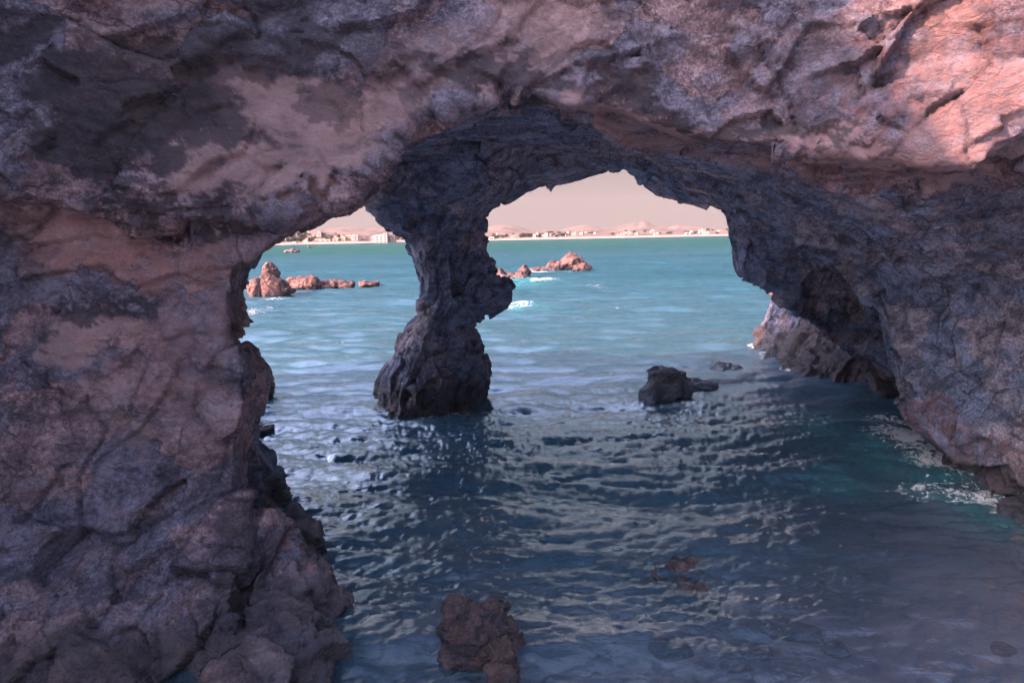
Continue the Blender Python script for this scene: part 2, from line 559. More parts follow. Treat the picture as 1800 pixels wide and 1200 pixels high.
def poly_sdf(px, pz, poly):
    d = np.full(px.shape, 1e9)
    inside = np.zeros(px.shape, bool)
    n = len(poly)
    for i in range(n):
        ax, az = poly[i]
        bx, bz = poly[(i + 1) % n]
        ex, ez = bx - ax, bz - az
        t = np.clip(((px - ax) * ex + (pz - az) * ez) / (ex * ex + ez * ez + 1e-12), 0, 1)
        d = np.minimum(d, (px - ax - t * ex) ** 2 + (pz - az - t * ez) ** 2)
        cnd = (az > pz) != (bz > pz)
        xi = ax + (pz - az) / np.where(abs(ez) < 1e-9, 1e-9, ez) * ex
        inside ^= cnd & (px < xi)
    d = np.sqrt(d)
    return np.where(inside, -d, d)


def front_y(X, Z):
    yf = 5.15 - 0.95 * sstep(1.5, 4.6, X) - 0.35 * sstep(-1.8, -4.2, X)
    yf = yf - 0.22 * sstep(3.14, 3.26, Z + 0.06 * np.sin(X * 2.1)) * sstep(-1.2, -2.0, X) + 0.10 * sstep(3.3, 4.6, Z) * sstep(-1.2, -2.0, X)
    yf = yf - 0.85 * sstep(1.3, -0.1, Z) * sstep(-1.0, -2.2, X)
    yf = yf + 0.45 * np.maximum(Z - 4.75, 0) ** 1.1
    return yf


def build_cave():
    h = 0.075
    x0, x1, y0, y1, z0, z1 = -9.0, 9.0, 3.3, 20.6, -1.5, 7.3
    xs = np.arange(x0, x1, h)
    ys = np.arange(y0, y1, h)
    zs = np.arange(z0, z1, h)
    XX, ZZ = np.meshgrid(xs, zs, indexing='ij')
    st = []
    for Y, poly in STATIONS:
        w = [at(px, py, Y) for px, py in poly]
        st.append((Y, poly_sdf(XX, ZZ, [(a[0], a[2]) for a in w])))
    f = np.empty((len(xs), len(ys), len(zs)), F32)
    yf = front_y(XX, ZZ)
    yb = 8.4 + 4.6 * sstep(-4.2, -2.4, XX) + 6.6 * sstep(4.0, 5.2, XX)
    # pillar tables over z
    pz, pl, pr, pd, po = [], [], [], [], []
    for py, l, r, dd, off in PILLAR:
        a, b = at(l, py, PY + off), at(r, py, PY + off)
        pz.append((a[2] + b[2]) / 2)
        pl.append(a[0])
        pr.append(b[0])
        pd.append(dd)
        po.append(off)
    pz, pl, pr, pd, po = [np.array(k)[::-1] for k in (pz, pl, pr, pd, po)]
    L, Rr, D, O = [np.interp(zs, pz, k)[None, :] for k in (pl, pr, pd, po)]
    cx, hw = (L + Rr) / 2, (Rr - L) / 2 * 0.95
    kn = at(868, 521, PY - 0.1)
    sp = at(967, 330, 12.6)
    hc = at(1482, 535, 11.9)
    skirts = [(ground(520, 1085), (0.34, 0.5, 0.48)), (ground(478, 1000), (0.40, 0.5, 0.70)), (ground(425, 900), (0.45, 0.75, 0.95)), (ground(480, 1200), (0.45, 0.55, 0.40)), (ground(455, 1060), (0.45, 0.45, 0.9))]
    fp = np.empty_like(f)
    for j, y in enumerate(ys):
        k = 0
        while k < len(st) - 2 and y > st[k + 1][0]:
            k += 1
        t = min(max((y - st[k][0]) / (st[k + 1][0] - st[k][0]), 0), 1)
        void = st[k][1] * (1 - t) + st[k + 1][1] * t
        zt = 6.3 - 1.6 * sstep(17, 20, y) - 0.15 * np.abs(XX - 1)
        s0 = np.maximum(np.maximum((yf - y) * 0.9, y - yb), ZZ - zt)
        s0 = np.maximum(s0, -void)
        hol = (np.sqrt(((XX - hc[0] + 0.25 * (ZZ - hc[2])) / 0.66) ** 2 + ((y - hc[1]) / 1.1) ** 2 + ((ZZ - hc[2]) / 0.80) ** 2) - 1) * 0.66
        s0 = np.maximum(s0, -hol)
        for c, r in skirts:
            e = (np.sqrt(((XX - c[0]) / r[0]) ** 2 + ((y - c[1]) / r[1]) ** 2 + ((ZZ - c[2] + 0.05) / r[2]) ** 2) - 1) * min(r)
            s0 = smin(s0, e, 0.12)
        e = (np.sqrt(((XX - sp[0]) / 0.07) ** 2 + ((y - sp[1]) / 0.16) ** 2 + ((ZZ - sp[2]) / 0.13) ** 2) - 1) * 0.07
        s0 = np.minimum(s0, e)
        rad = (np.abs((XX - cx) / hw) ** 3 + np.abs((y - PY - O) / D) ** 3) ** (1 / 3.0)
        pil = (rad - 1) * np.minimum(hw, D)
        # knob on the pillar
        a, b, c = (XX - kn[0]) / 0.34, (y - kn[1]) / 0.42, (ZZ - kn[2] - 0.25 * (XX - kn[0])) / 0.255
        kb = ((np.abs(a) ** 3 + np.abs(b) ** 3 + np.abs(c) ** 3) ** (1 / 3.0) - 1) * 0.255
        pil = smin(pil, kb, 0.06)
        fp[:, j, :] = pil - s0
        f[:, j, :] = smin(s0, pil, 0.16)
    v, q = surface_net(f, x0, y0, z0, h)
    v, q = subdivided(v, q, 2)
    n = vnormals(v, q)
    # which part
    gi = np.clip(((v - [x0, y0, z0]) / h).astype(int), 0, np.array(f.shape) - 1)
    pil = fp[gi[:, 0], gi[:, 1], gi[:, 2]] < 0
    x, y, z = v.T
    pillar = pil & (z < 3.45 - 0.15 * (x + 1.2)) & (y > 8)
    # relief, calmer on the scoured underside, rougher on the pillar and near the water
    calm = blobs(v, PALE, 0.5)
    up = 0.80 + 0.25 * pillar + 0.35 * sstep(1.0, 0.1, z)
    kb = up * (1 - 0.45 * calm)
    see = (y > 3.3) & (z < 6.4)
    d = np.zeros(len(v))
    cr = np.zeros(len(v))
    zz = v[see, 2] + 0.35 * fbm(v[see] * 0.9, 3)
    sp_ = np.where(v[see, 0] > 2, sstep(3.5, 2.9, zz), sstep(2.9, 1.6, zz)) * (v[see, 1] < 30)
    sp_ = np.maximum(sp_, pil[see] * sstep(3.7, 3.2, zz))
    dd, cc = relief(v[see], n[see], steep=sp_)
    k1 = (kb * (1 - 0.3 * calm))[see]
    d[see] = dd * k1 * (1 - 0.25 * (sstep(6, 7, v[see, 1]) * sstep(3.0, 3.6, v[see, 2])))
    cr[see] = cc * (1 - 0.5 * calm[see])
    v2 = v + n * d[:, None]
    n2 = vnormals(v2, q)
    inner_shade_tint = sstep(5.6, 6.8, y + 0.35 * fbm(v * 1.1, 3) + 0.25 * np.maximum(x - 2, 0) * 0) * sstep(4.6, 4.2, z) * (1 - 0.7 * sstep(13.2, 14.5, y))  # where the interior's bluish shade is painted into the rock
    att = dict(grey=inner_shade_tint, dark=blobs(v, DARK, 0.22), pale=calm, pink=blobs(v, PINK, 0.5), crack=cr, wet=sstep(0.50, 0.22, z + 0.30 * fbm(v * 1.7, 4) - 0.25 * sstep(10, 12, y)))
    fc = v[q].mean(1)
    fpil = pillar[q].sum(1) >= 2
    pier = ~fpil & (fc[:, 0] < -1.0) & (fc[:, 1] < 9) & (fc[:, 2] < 3.28)
    wall = ~fpil & ~pier & (fc[:, 0] > 2.0) & (fc[:, 2] < 3.35 + 0.05 * fc[:, 0])
    roof = ~(fpil | pier | wall)
    root = empty('sea_cave', (0, 11, 0))
    tag(root, 'purple brown sea cave arching over the water with its roof held up by one pillar', 'sea cave')
    for nm, m in (('pillar', fpil), ('pier', pier), ('side_wall', wall), ('roof', roof)):
        u, inv = np.unique(q[m], return_inverse=True)
        me = raw_mesh(nm, v2[u], inv.reshape(-1, 4))
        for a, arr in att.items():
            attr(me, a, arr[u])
        me.normals_split_custom_set_from_vertices(n2[u].astype(F32))
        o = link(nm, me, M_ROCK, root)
        o.matrix_parent_inverse = Matrix.Translation((0, -11, 0))
    global WATERLINE
    WATERLINE = (f[:, :, int(round((0.0 - z0) / h))].copy(), x0, y0, h)
    return root


def blobs(v, spec, soft):
    """patches of staining and of painted sun and shade: ellipsoids in world space with ragged, noise-warped rims"""
    w = v + 0.42 * np.stack([fbm(v * np.array([1.6, 1.6, 2.6]) + o, 6, 0.70) for o in (1.3, 9.7, 23.9)], 1)
    out = np.zeros(len(v))
    for px, py, Y, rx, ry, rot, val in spec:
        c = at(px, py, Y)
        s = Y / FPX
        a = R(rot)
        dx, dz = w[:, 0] - c[0], w[:, 2] - c[2]
        u = (dx * math.cos(a) - dz * math.sin(a)) / (rx * s)
        t = (dx * math.sin(a) + dz * math.cos(a)) / (ry * s)
        r = np.sqrt(u * u + t * t + ((w[:, 1] - c[1]) / 1.1) ** 2)
        out = np.maximum(out, val * sstep(1 + soft * 0.35, 1 - soft * 0.35, r))
    return out


# px, py, depth, radius x, radius y (px), rotation, amount
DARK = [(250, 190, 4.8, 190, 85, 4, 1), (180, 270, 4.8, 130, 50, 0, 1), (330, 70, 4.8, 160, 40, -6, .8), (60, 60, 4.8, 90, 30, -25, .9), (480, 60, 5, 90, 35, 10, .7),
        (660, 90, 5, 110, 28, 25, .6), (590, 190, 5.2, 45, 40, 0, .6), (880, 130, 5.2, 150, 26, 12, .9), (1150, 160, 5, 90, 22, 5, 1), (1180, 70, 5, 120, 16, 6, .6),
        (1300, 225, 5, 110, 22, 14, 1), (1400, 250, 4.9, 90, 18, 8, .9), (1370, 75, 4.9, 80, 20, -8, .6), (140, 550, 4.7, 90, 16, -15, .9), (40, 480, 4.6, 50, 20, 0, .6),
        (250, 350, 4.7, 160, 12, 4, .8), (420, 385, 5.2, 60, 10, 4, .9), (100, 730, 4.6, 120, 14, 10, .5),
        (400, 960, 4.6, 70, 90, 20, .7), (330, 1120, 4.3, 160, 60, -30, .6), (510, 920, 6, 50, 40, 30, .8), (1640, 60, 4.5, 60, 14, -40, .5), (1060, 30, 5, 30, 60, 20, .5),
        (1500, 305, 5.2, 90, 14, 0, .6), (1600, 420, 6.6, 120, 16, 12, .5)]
DARK += [(1400, 600, 15.5, 120, 110, 0, .8), (1480, 660, 13.2, 90, 50, 0, .8)]  # painted shade on the wall foot, which outside light leaves too bright
PALE = [(470, 160, 5, 130, 70, 20, 1), (470, 260, 5, 200, 75, -14, 1), (520, 320, 5.4, 130, 40, -25, 1), (700, 190, 5.6, 130, 30, -22, .8), (130, 590, 4.7, 58, 38, 0, 1),
        (240, 600, 4.7, 70, 60, 0, .5), (330, 450, 4.9, 120, 55, 0, .6), (110, 410, 4.7, 60, 60, 0, .7), (950, 60, 5.1, 90, 90, 25, .6), (780, 60, 5.1, 80, 50, 0, .45),
        (1150, 225, 5.6, 150, 30, 14, 1), (1420, 285, 5.5, 160, 24, 6, .9), (1740, 310, 5, 90, 26, -14, .8), (1760, 190, 4.3, 70, 160, 25, .7), (1700, 60, 4.4, 60, 80, 30, .5),
        (160, 820, 4.5, 60, 60, 0, .5), (120, 700, 4.6, 100, 60, 0, .45), (330, 780, 4.7, 70, 90, 0, .4), (290, 690, 4.8, 110, 40, 0, .45), (380, 560, 5, 50, 80, 0, .4)]
PINK = [(1700, 140, 4.4, 190, 190, 20, .75), (1450, 120, 4.6, 120, 120, 20, .4), (150, 420, 4.7, 130, 60, 10, 1), (260, 470, 4.8, 120, 70, 0, .9), (280, 620, 4.8, 140, 90, 0, .45), (330, 400, 4.9, 90, 30, 0, .7), (1640, 740, 8.4, 70, 60, 30, .9), (1700, 790, 7.8, 60, 40, 30, .7),  # first two blobs put warm sunlight into the upper right corner's colour
        (1160, 215, 5.6, 140, 34, 14, .5), (1500, 300, 5.3, 200, 40, 4, .6)]


def build_shade_cliff(root):
    """unseen cliff added beside and behind the viewer, shaped to shade the arch front and cove"""
    h = 0.3
    xs = np.arange(-17, -4.6, h)
    ys = np.arange(-6, 10.5, h)
    zs = np.arange(-1.8, 12, h)
    X, Y, Z = np.meshgrid(xs, ys, zs, indexing='ij')
    P = np.stack([X.ravel(), Y.ravel(), Z.ravel()], 1)
    nz = fbm(P * 0.35, 3).reshape(X.shape)
    top = SHADE_CLIFF_TOP + 0.45 * np.sin(Y * 1.1 + 1) + 0.35 * np.sin(Y * 2.3)
    f = np.maximum(np.maximum(X + 6.1 + 0.12 * np.maximum(4 - Z, 0) * 0, -X - 16), np.maximum(np.maximum(Y - 9.3, -4.2 - Y), Z - top))
    f = f + 0.7 * nz
    v, q = surface_net(f.astype(F32), xs[0], ys[0], zs[0], h)
    v, q = subdivided(v, q, 1)
    n = vnormals(v, q)
    d, cr = relief(v, n, 2.0, 1.6, 1.0)
    v = v + n * d[:, None]
    me = raw_mesh('shade_cliff', v, q)
    z0 = np.zeros(len(v))
    for a, arr in dict(dark=z0, pale=z0, pink=z0, crack=cr, wet=sstep(0.6, 0.1, v[:, 2])).items():
        attr(me, a, arr)
    o = link('shade_cliff', me, M_ROCK, root)
    o.matrix_parent_inverse = Matrix.Translation((0, -11, 0))


SHADE_CLIFF_TOP = 9.8  # height of the added shade caster, set for its shadow edge
cave = build_cave()
build_shade_cliff(cave)


# ------------------------------------------------------------------ boulders: unions of cut blocks
def boulder(name, lumps, mat, label, cat='rock', group=None, seed=0, res=44, rough=1.0, wet=0.35, levels=1, up=None):
    """lumps: (centre xyz, radii xyz); every lump is a block cut by random planes"""
    r = np.random.default_rng(seed)
    lo = np.min([np.array(c) - np.array(s) * 1.25 for c, s in lumps], 0)
    hi = np.max([np.array(c) + np.array(s) * 1.25 for c, s in lumps], 0)
    h = float((hi - lo).max() / res)
    ax = [np.arange(lo[k] - 2 * h, hi[k] + 2 * h, h) for k in range(3)]
    G = np.meshgrid(*ax, indexing='ij')
    f = None
    for c, s in lumps:
        p = [(G[k] - c[k]) / s[k] for k in range(3)]
        m = np.sqrt(p[0] ** 2 + p[1] ** 2 + p[2] ** 2) - 1.06
        for _ in range(13):
            n = r.normal(size=3)
            if up is not None:
                n = n + np.array(up) * r.random()
            n /= np.linalg.norm(n)
            m = np.maximum(m, n[0] * p[0] + n[1] * p[1] + n[2] * p[2] - (0.62 + 0.32 * r.random()))
        m = m * min(s)
        f = m if f is None else smin(f, m, 0.12 * min(s))
    v, q = surface_net(f.astype(F32), ax[0][0], ax[1][0], ax[2][0], h)
    lab = np.arange(len(v))
    while True:                                   # one connected stone: keep the largest piece
        m4 = lab[q].min(1)
        new = lab.copy()
        for k in range(4):
            np.minimum.at(new, q[:, k], m4)
        if (new == lab).all():
            break
        lab = new
    q = q[lab[q[:, 0]] == np.bincount(lab).argmax()]
    us, inv = np.unique(q, return_inverse=True)
    v, q = v[us], inv.reshape(-1, 4)
    v, q = subdivided(v, q, levels)
    n = vnormals(v, q)
    sc = float(np.clip((hi - lo).max() / 2.2, 0.35, 4))
    d, cr = relief(v + seed * 3.7, n, 1.0 * rough, 1.0 * rough, 1.0 * rough, sc)
    v = v + n * d[:, None]
    base = np.array([lumps[0][0][0], lumps[0][0][1], 0.0])
    me = raw_mesh(name, v - base, q)
    zz = v[:, 2]
    z0 = np.zeros(len(v))
    for a, arr in dict(dark=0.8 * sstep(0.05, 0.4, fbm(v * 2.5 / sc, 4)), pale=z0, pink=z0, crack=cr, wet=sstep(wet * 1.3, wet * 0.4, zz)).items():
        attr(me, a, arr)
    o = link(name, me, mat)
    o.location = base
    return tag(o, label, cat, group)


def lump(px, py, w, hgt, dep=None, sink=0.5):
    """a block standing in the water: waterline pixel of its front, width and height in photo px"""
    g = ground(px, py)
    s = g[1] / FPX
    rx = w * s / 2
    rz = hgt * s
    ry = (dep if dep else rx)
    return ((g[0], g[1] + ry * 0.7, rz * (1 - sink) - 0.0 - rz * 0.0), (rx * 1.12, ry * 1.1, rz * sink + rz * 0.55))


def lumps_of(*specs):
    return [lump(*s) for s in specs]


boulder('boulder', lumps_of((848, 1165, 130, 60, 0.30), (805, 1160, 70, 58, 0.24), (882, 1220, 66, 66, 0.22)), M_BOULDER,
        'dark wet boulder with a rusty brown top at the bottom edge of the view', 'boulder', seed=3, res=66, wet=1.2, rough=1.2)
boulder('boulder', lumps_of((1168, 706, 66, 36, 0.40), (1204, 699, 38, 26, 0.32), (1148, 706, 32, 26, 0.26)), M_BOULDER_LIFT,
        'rounded dark boulder in open water between the pillar and the side wall', 'boulder', seed=5, res=60, wet=0.5, rough=1.2)
boulder('rock', lumps_of((1240, 688, 40, 10, 0.35), (1230, 686, 26, 10, 0.25)), M_BOULDER_LIFT, 'low dark rock just right of the rounded boulder in open water', seed=8, wet=0.6)
boulder('rock', lumps_of((1288, 656, 44, 7, 0.45), (1272, 656, 30, 7, 0.4)), M_BOULDER_LIFT, 'low reddish rock awash near the pale foot of the side wall', seed=9, wet=0.6)
boulder('rock', lumps_of((452, 702, 36, 30, 0.45), (430, 702, 40, 40, 0.45)), M_BOULDER, 'black wet rock half hidden behind the left pier', seed=10, wet=0.8)
boulder('rock', lumps_of((446, 758, 74, 7, 0.22), (425, 758, 56, 9, 0.25)), M_BOULDER, 'flat dark slab barely above the water beside the left pier', seed=11, wet=0.8)
boulder('rock', lumps_of((592, 609, 22, 4, 0.3),), M_BOULDER_LIFT, 'tiny dark rock alone in the water left of the pillar', seed=12, wet=0.6)
reef = boulder('rock', lumps_of((1195, 1005, 80, 5, 0.40), (1160, 1000, 56, 2, 0.3), (1230, 1040, 60, 2, 0.3), (1255, 1060, 50, 1, 0.3)), M_BOULDER,
        'brown reef rock almost drowned in the near water right of centre', seed=13, res=64, wet=1.5, rough=1.2)
reef.location.z -= 0.07
# sunlit reef outside the cave
boulder('rock', lumps_of((474, 521, 64, 17, 0.9), (475, 521, 46, 28, 0.8), (474, 520, 30, 38, 0.7), (473, 520, 34, 37, 0.6), (450, 522, 28, 22, 0.7), (488, 526, 46, 5, 0.5)), M_RED,
        'tall pointed reddish rock sunlit in the sea beside the left pier', seed=21, res=70, wet=0.15, rough=0.7, up=(0.6, -0.3, 0.2))
boulder('rock', lumps_of((522, 510, 40, 12, 0.9), (545, 510, 34, 14, 0.8), (505, 509, 26, 12, 0.7)), M_RED, 'low knobbly red rocks joined to the right of the pointed rock', seed=22, wet=0.12)
boulder('rock', lumps_of((576, 508, 40, 8, 0.8), (598, 507, 36, 8, 0.8), (562, 508, 34, 8, 0.7)), M_RED, 'long low red reef between the knobbly rocks and the small outer one', seed=23, wet=0.12)
boulder('rock', lumps_of((641, 503, 24, 7, 0.7), (651, 503, 22, 5, 0.7)), M_RED, 'small low red rock at the end of the reef nearest the pillar', seed=24, wet=0.12)
boulder('rock', lumps_of((528, 492, 11, 4, 0.5),), M_RED, 'tiny red rock behind the knobbly reef rocks', seed=25, wet=0.1)
boulder('rock', lumps_of((880, 488, 30, 12, 0.9), (900, 489, 34, 10, 0.9), (918, 490, 26, 17, 0.9), (924, 488, 16, 18, 0.8), (872, 480, 20, 12, 0.9)), M_RED,
        'broken red rock with foam at its foot just right of the pillar', seed=26, res=60, wet=0.2)
boulder('rock', lumps_of((1008, 475, 50, 15, 1.2), (1006, 474, 34, 16, 1.1), (985, 475, 40, 9, 1.1), (1024, 476, 26, 10, 1.0), (970, 475, 28, 5, 0.9)), M_RED,
        'largest humped red rock standing offshore right of the pillar', seed=27, res=60, wet=0.2)
boulder('rock', lumps_of((950, 476, 22, 4, 0.8), (942, 477, 14, 3, 0.7)), M_RED, 'small red rock awash between the two bigger red rocks', seed=28, wet=0.2)
boulder('rock', lumps_of((506, 444, 24, 3, 3.0), (515, 444, 14, 4, 2.5)), M_BOULDER, 'thin dark rock far out in the bay below the left hotels', seed=29, wet=4)
boulder('rock', lumps_of((544, 435.5, 7, 2, 3.0),), M_BOULDER, 'smallest dark rock near the beach below the left hotels', seed=30, wet=4)


# ------------------------------------------------------------------ seabed
def bed_z(x, y):
    P = np.stack([x, y, np.zeros_like(x)], 1)
    r = np.hypot(x, y)
    z = -0.22 - 0.085 * np.maximum(y - 4.2, 0) - 0.02 * np.maximum(y - 8, 0) ** 1.5
    z = z - 0.10 * sstep(0.5, -2.0, x) + 0.10 * sstep(1.2, 3.5, x) * sstep(8, 5, y)
    z = np.maximum(z, -3.2) - 2.0 * sstep(60, 300, r)
    fade = sstep(60, 25, r)
    z = z + fade * (0.07 * fbm(P * 1.1, 4) + 0.05 * np.maximum(fbm(P * 2.3 + 5, 3), 0))
    return z


def fan(r, a):
    """sheet around the point under the camera: rings r, bearings a (radians from +y)"""
    RR, AA = np.meshgrid(r, a, indexing='ij')
    x, y = RR * np.sin(AA), RR * np.cos(AA)
    n, m = RR.shape
    i = np.arange(n * m).reshape(n, m)
    q = np.stack([i[:-1, :-1].ravel(), i[:-1, 1:].ravel(), i[1:, 1:].ravel(), i[1:, :-1].ravel()], 1)[:, ::-1]
    return x.ravel(), y.ravel(), q


def geometric(r0, r1, k):
    return r0 * (1 + k) ** np.arange(int(math.log(r1 / r0) / math.log(1 + k)) + 1)


t = NT('sand')
co = t.n('TexCoord').outputs['Object']
big = t.noise(co, 1.3, 5, 0.6)
c = t.mix(t.step(big, 0.4, 0.62), (0.23, 0.20, 0.25), (0.11, 0.11, 0.15))
c = t.mix(t.math('MULTIPLY', t.step(t.noise(co, 3.2, 4, 0.6, 0.5), 0.56, 0.68), 0.75), c, (0.055, 0.05, 0.062))
c = t.mix(t.math('MULTIPLY', t.step(t.noise(co, 60, 3, 0.7), 0.5, 0.75), 0.3), c, (0.42, 0.32, 0.32))
p = t.n('BsdfPrincipled', i_Roughness=0.9)
t.l(c, p.inputs['Base Color'])
b = t.n('Bump', i_Strength=0.5, i_Distance=0.08)
t.l(t.noise(co, 12, 6, 0.7), b.inputs['Height'])
t.l(b.outputs[0], p.inputs['Normal'])
t.l(p.outputs[0], t.out.inputs[0])
M_SAND = t.m

x, y, q = fan(np.concatenate([[0.01], geometric(1.5, 60, 0.02), geometric(66, 9000, 0.15)]), np.linspace(-math.pi, math.pi, 361))
me = raw_mesh('seabed', np.stack([x, y, bed_z(x, y)], 1), q)
o = link('seabed', me, M_SAND)
o['kind'] = 'structure'

# loose stones lying on the bed, seen through the shallow water
stones = [(1395, 1120, 120, 46, 'pale broad stone on the seabed'), (1330, 1150, 60, 30, 'reddish stone on the seabed'), (1290, 1180, 80, 34, 'grey stone on the seabed at the lower edge'),
          (1180, 1140, 90, 30, 'brown flat stone on the seabed'), (1470, 1160, 60, 26, 'small grey stone on the sandy seabed'), (1760, 1165, 46, 16, 'dark leaf shaped stone on the sandy seabed')]
where = ['right of the near boulder, the broadest of them', 'between the broad pale stone and the near boulder', 'below the reddish one', 'right beside the near boulder',
         'right of the broad pale stone', 'in the lower right corner']
for i, (px, py, w, hh, lb) in enumerate(stones):
    g = ground(px, py, -0.25)
    zb = float(bed_z(np.array([g[0]]), np.array([g[1]]))[0])
    s = g[1] / FPX
    boulder('stone', [((g[0], g[1], zb + 0.02), (w * s / 2, w * s / 2.4, hh * s * 0.45))], M_BOULDER if i in (3, 5) else M_ROCK, lb + ', ' + where[i], 'stone',
            'stones on the seabed', seed=50 + i, res=24, rough=0.5, wet=-1)


# ------------------------------------------------------------------ water
def ocean_tile(N, L, lmin, lmax, wind, seed, rms, spread=6, slope=4.3):
    r = np.random.default_rng(seed)
    k1 = np.fft.fftfreq(N, L / N) * 2 * math.pi
    KX, KY = np.meshgrid(k1, k1, indexing='ij')
    K = np.hypot(KX, KY)
    K[0, 0] = 1
    kp = 2 * math.pi / (lmax * 0.6)
    P = np.exp(-(kp / K) ** 2 * 0.8) / K ** slope
    P *= np.exp(-(K * lmin / (2 * math.pi)) ** 4 * 0.5)
    cosw = (KX * wind[0] + KY * wind[1]) / K
    P *= 0.015 + np.abs(cosw) ** spread
    P[0, 0] = 0
    H = (r.normal(size=K.shape) + 1j * r.normal(size=K.shape)) * np.sqrt(P)
    h = np.fft.ifft2(H).real
    sc = rms / h.std()
    dx = np.fft.ifft2(-1j * KX / K * H).real * sc
    dy = np.fft.ifft2(-1j * KY / K * H).real * sc
    return np.stack([h * sc, dx, dy], 0), L


def tile(T, x, y):
    D, L = T
    N = D.shape[1]
    u, v = (x / L * N) % N, (y / L * N) % N
    i, j = np.floor(u).astype(int) % N, np.floor(v).astype(int) % N
    fu, fv = u - np.floor(u), v - np.floor(v)
    i1, j1 = (i + 1) % N, (j + 1) % N
    return D[:, i, j] * (1 - fu) * (1 - fv) + D[:, i1, j] * fu * (1 - fv) + D[:, i, j1] * (1 - fu) * fv + D[:, i1, j1] * fu * fv


def build_water():
    half = R(50)
    fine_a = np.linspace(-half, half, 950)
    rr = np.concatenate([[0.02, 0.8], geometric(1.6, 45, 0.0058), geometric(45.4, 180, 0.0065), geometric(182, 420, 0.015), geometric(430, 1900, 0.05)])
    x, y, q = fan(rr, fine_a)
    r = np.hypot(x, y)
    T1 = ocean_tile(512, 26.0, 0.25, 3.4, (0.18, -0.98), 1, 1.0)
    T2 = ocean_tile(512, 7.3, 0.07, 1.0, (-0.25, -0.97), 2, 1.0, 5, 3.5)
    T3 = ocean_tile(256, 2.9, 0.035, 0.35, (0.45, -0.89), 4, 1.0, 2, 3.2)
    T4 = ocean_tile(512, 210.0, 2.0, 16.0, (0.05, -1.0), 9, 1.0)
    calm = 0.55 + 0.45 * sstep(5.0, 12.0, y)
    calm = calm * (1 - 0.30 * sstep(2.0, 4.5, x) * sstep(13, 8, y))          # sheltered pool beside the side wall
    PW = np.stack([x * 0.35, y * 0.6, np.zeros_like(x)], 1)
    gust = 1.0 + 0.28 * np.clip(fbm(PW, 3) * 1.6, -0.8, 0.8) * sstep(120, 40, r)
    d = 0.056 * calm * sstep(170, 40, r) * tile(T1, x * 0.75, y)
    d += 0.0245 * calm * gust * (0.25 + 0.75 * sstep(15, 6.5, r)) * sstep(48, 14, r) * tile(T2, x * 0.58, y)
    d += 0.015 * calm * gust * sstep(20, 6, r) * tile(T3, x * 0.6, y)
    d += 0.075 * sstep(15, 60, r) * tile(T4, x, y)
    ch = 0.55
    X, Yy, Z = x + ch * d[1], y + ch * d[2], d[0]
    depth = np.maximum(0.0, -bed_z(x, y) + Z * 0.5)
    # foam: torn patches where waves break against rocks
    P3 = np.stack([x, y, np.zeros_like(x)], 1)
    foam = np.zeros(len(x))
    aer_glow = np.zeros(len(x))
    for px, py, rx, ry, val in AERATED_GLOW:
        c, e = ground(px, py), ground(px, py + ry)
        aer_glow = np.maximum(aer_glow, val * np.exp(-((x - c[0]) / (rx * c[1] / FPX)) ** 2 - ((y - c[1]) / abs(c[1] - e[1])) ** 2))
    for px, py, rx, ry, val in FOAM:
        c = ground(px, py)
        e = ground(px, py + ry)
        ru = rx * c[1] / FPX
        rv = max(abs(c[1] - e[1]), ru * 0.15)
        u = ((x - c[0]) / ru) ** 2 + ((y - c[1]) / rv) ** 2
        foam = np.maximum(foam, val * np.exp(-u * 1.2))
    W, wx0, wy0, wh = WATERLINE
    wi = np.clip(((X - wx0) / wh).astype(int), 0, W.shape[0] - 1)
    wj = np.clip(((Yy - wy0) / wh).astype(int), 0, W.shape[1] - 1)
    ins = (X > wx0) & (X < wx0 + wh * W.shape[0]) & (Yy > wy0) & (Yy < wy0 + wh * W.shape[1])
    foam = np.maximum(foam, np.where(ins, (0.5 + 0.3 * (X > 3)) * sstep(0.38, 0.0, W[wi, wj]) * sstep(-0.35, 0.3, fbm(P3 * 1.6, 3)) * sstep(6, 8, y), 0))
    crest = sstep(2.1, 3.6, d[0] / np.maximum(0.03, np.sqrt(0.07 ** 2 + 0.085 ** 2 * sstep(15, 60, r)))) * sstep(16, 30, y) * 0.38
    foam = np.maximum(foam, crest)
    Z = Z + 0.10 * foam * sstep(16, 30, r)
    # outer ring out of view, coarse
    me = raw_mesh('sea', np.stack([X, Yy, Z], 1), q)
    attr(me, 'depth', depth)
    attr(me, 'foam', foam)
    attr(me, 'aer_glow', aer_glow)
    attr(me, 'far', sstep(9, 60, r))
    o = link('sea', me, M_WATER)
    o['kind'] = 'structure'
    x, y, q = fan(np.concatenate([[0.02], geometric(1.6, 1900, 0.06)]), np.linspace(half, 2 * math.pi - half, 180))
    z = 0.07 * tile(T1, x, y)[0] * sstep(200, 40, np.hypot(x, y))
    me = raw_mesh('sea', np.stack([x, y, z], 1), q)
    attr(me, 'depth', np.maximum(0.0, -bed_z(x, y)))
    attr(me, 'foam', np.zeros(len(x)))
    attr(me, 'aer_glow', np.zeros(len(x)))
    attr(me, 'far', sstep(9, 60, np.hypot(x, y)))
    o = link('sea', me, M_WATER)
    o['kind'] = 'structure'


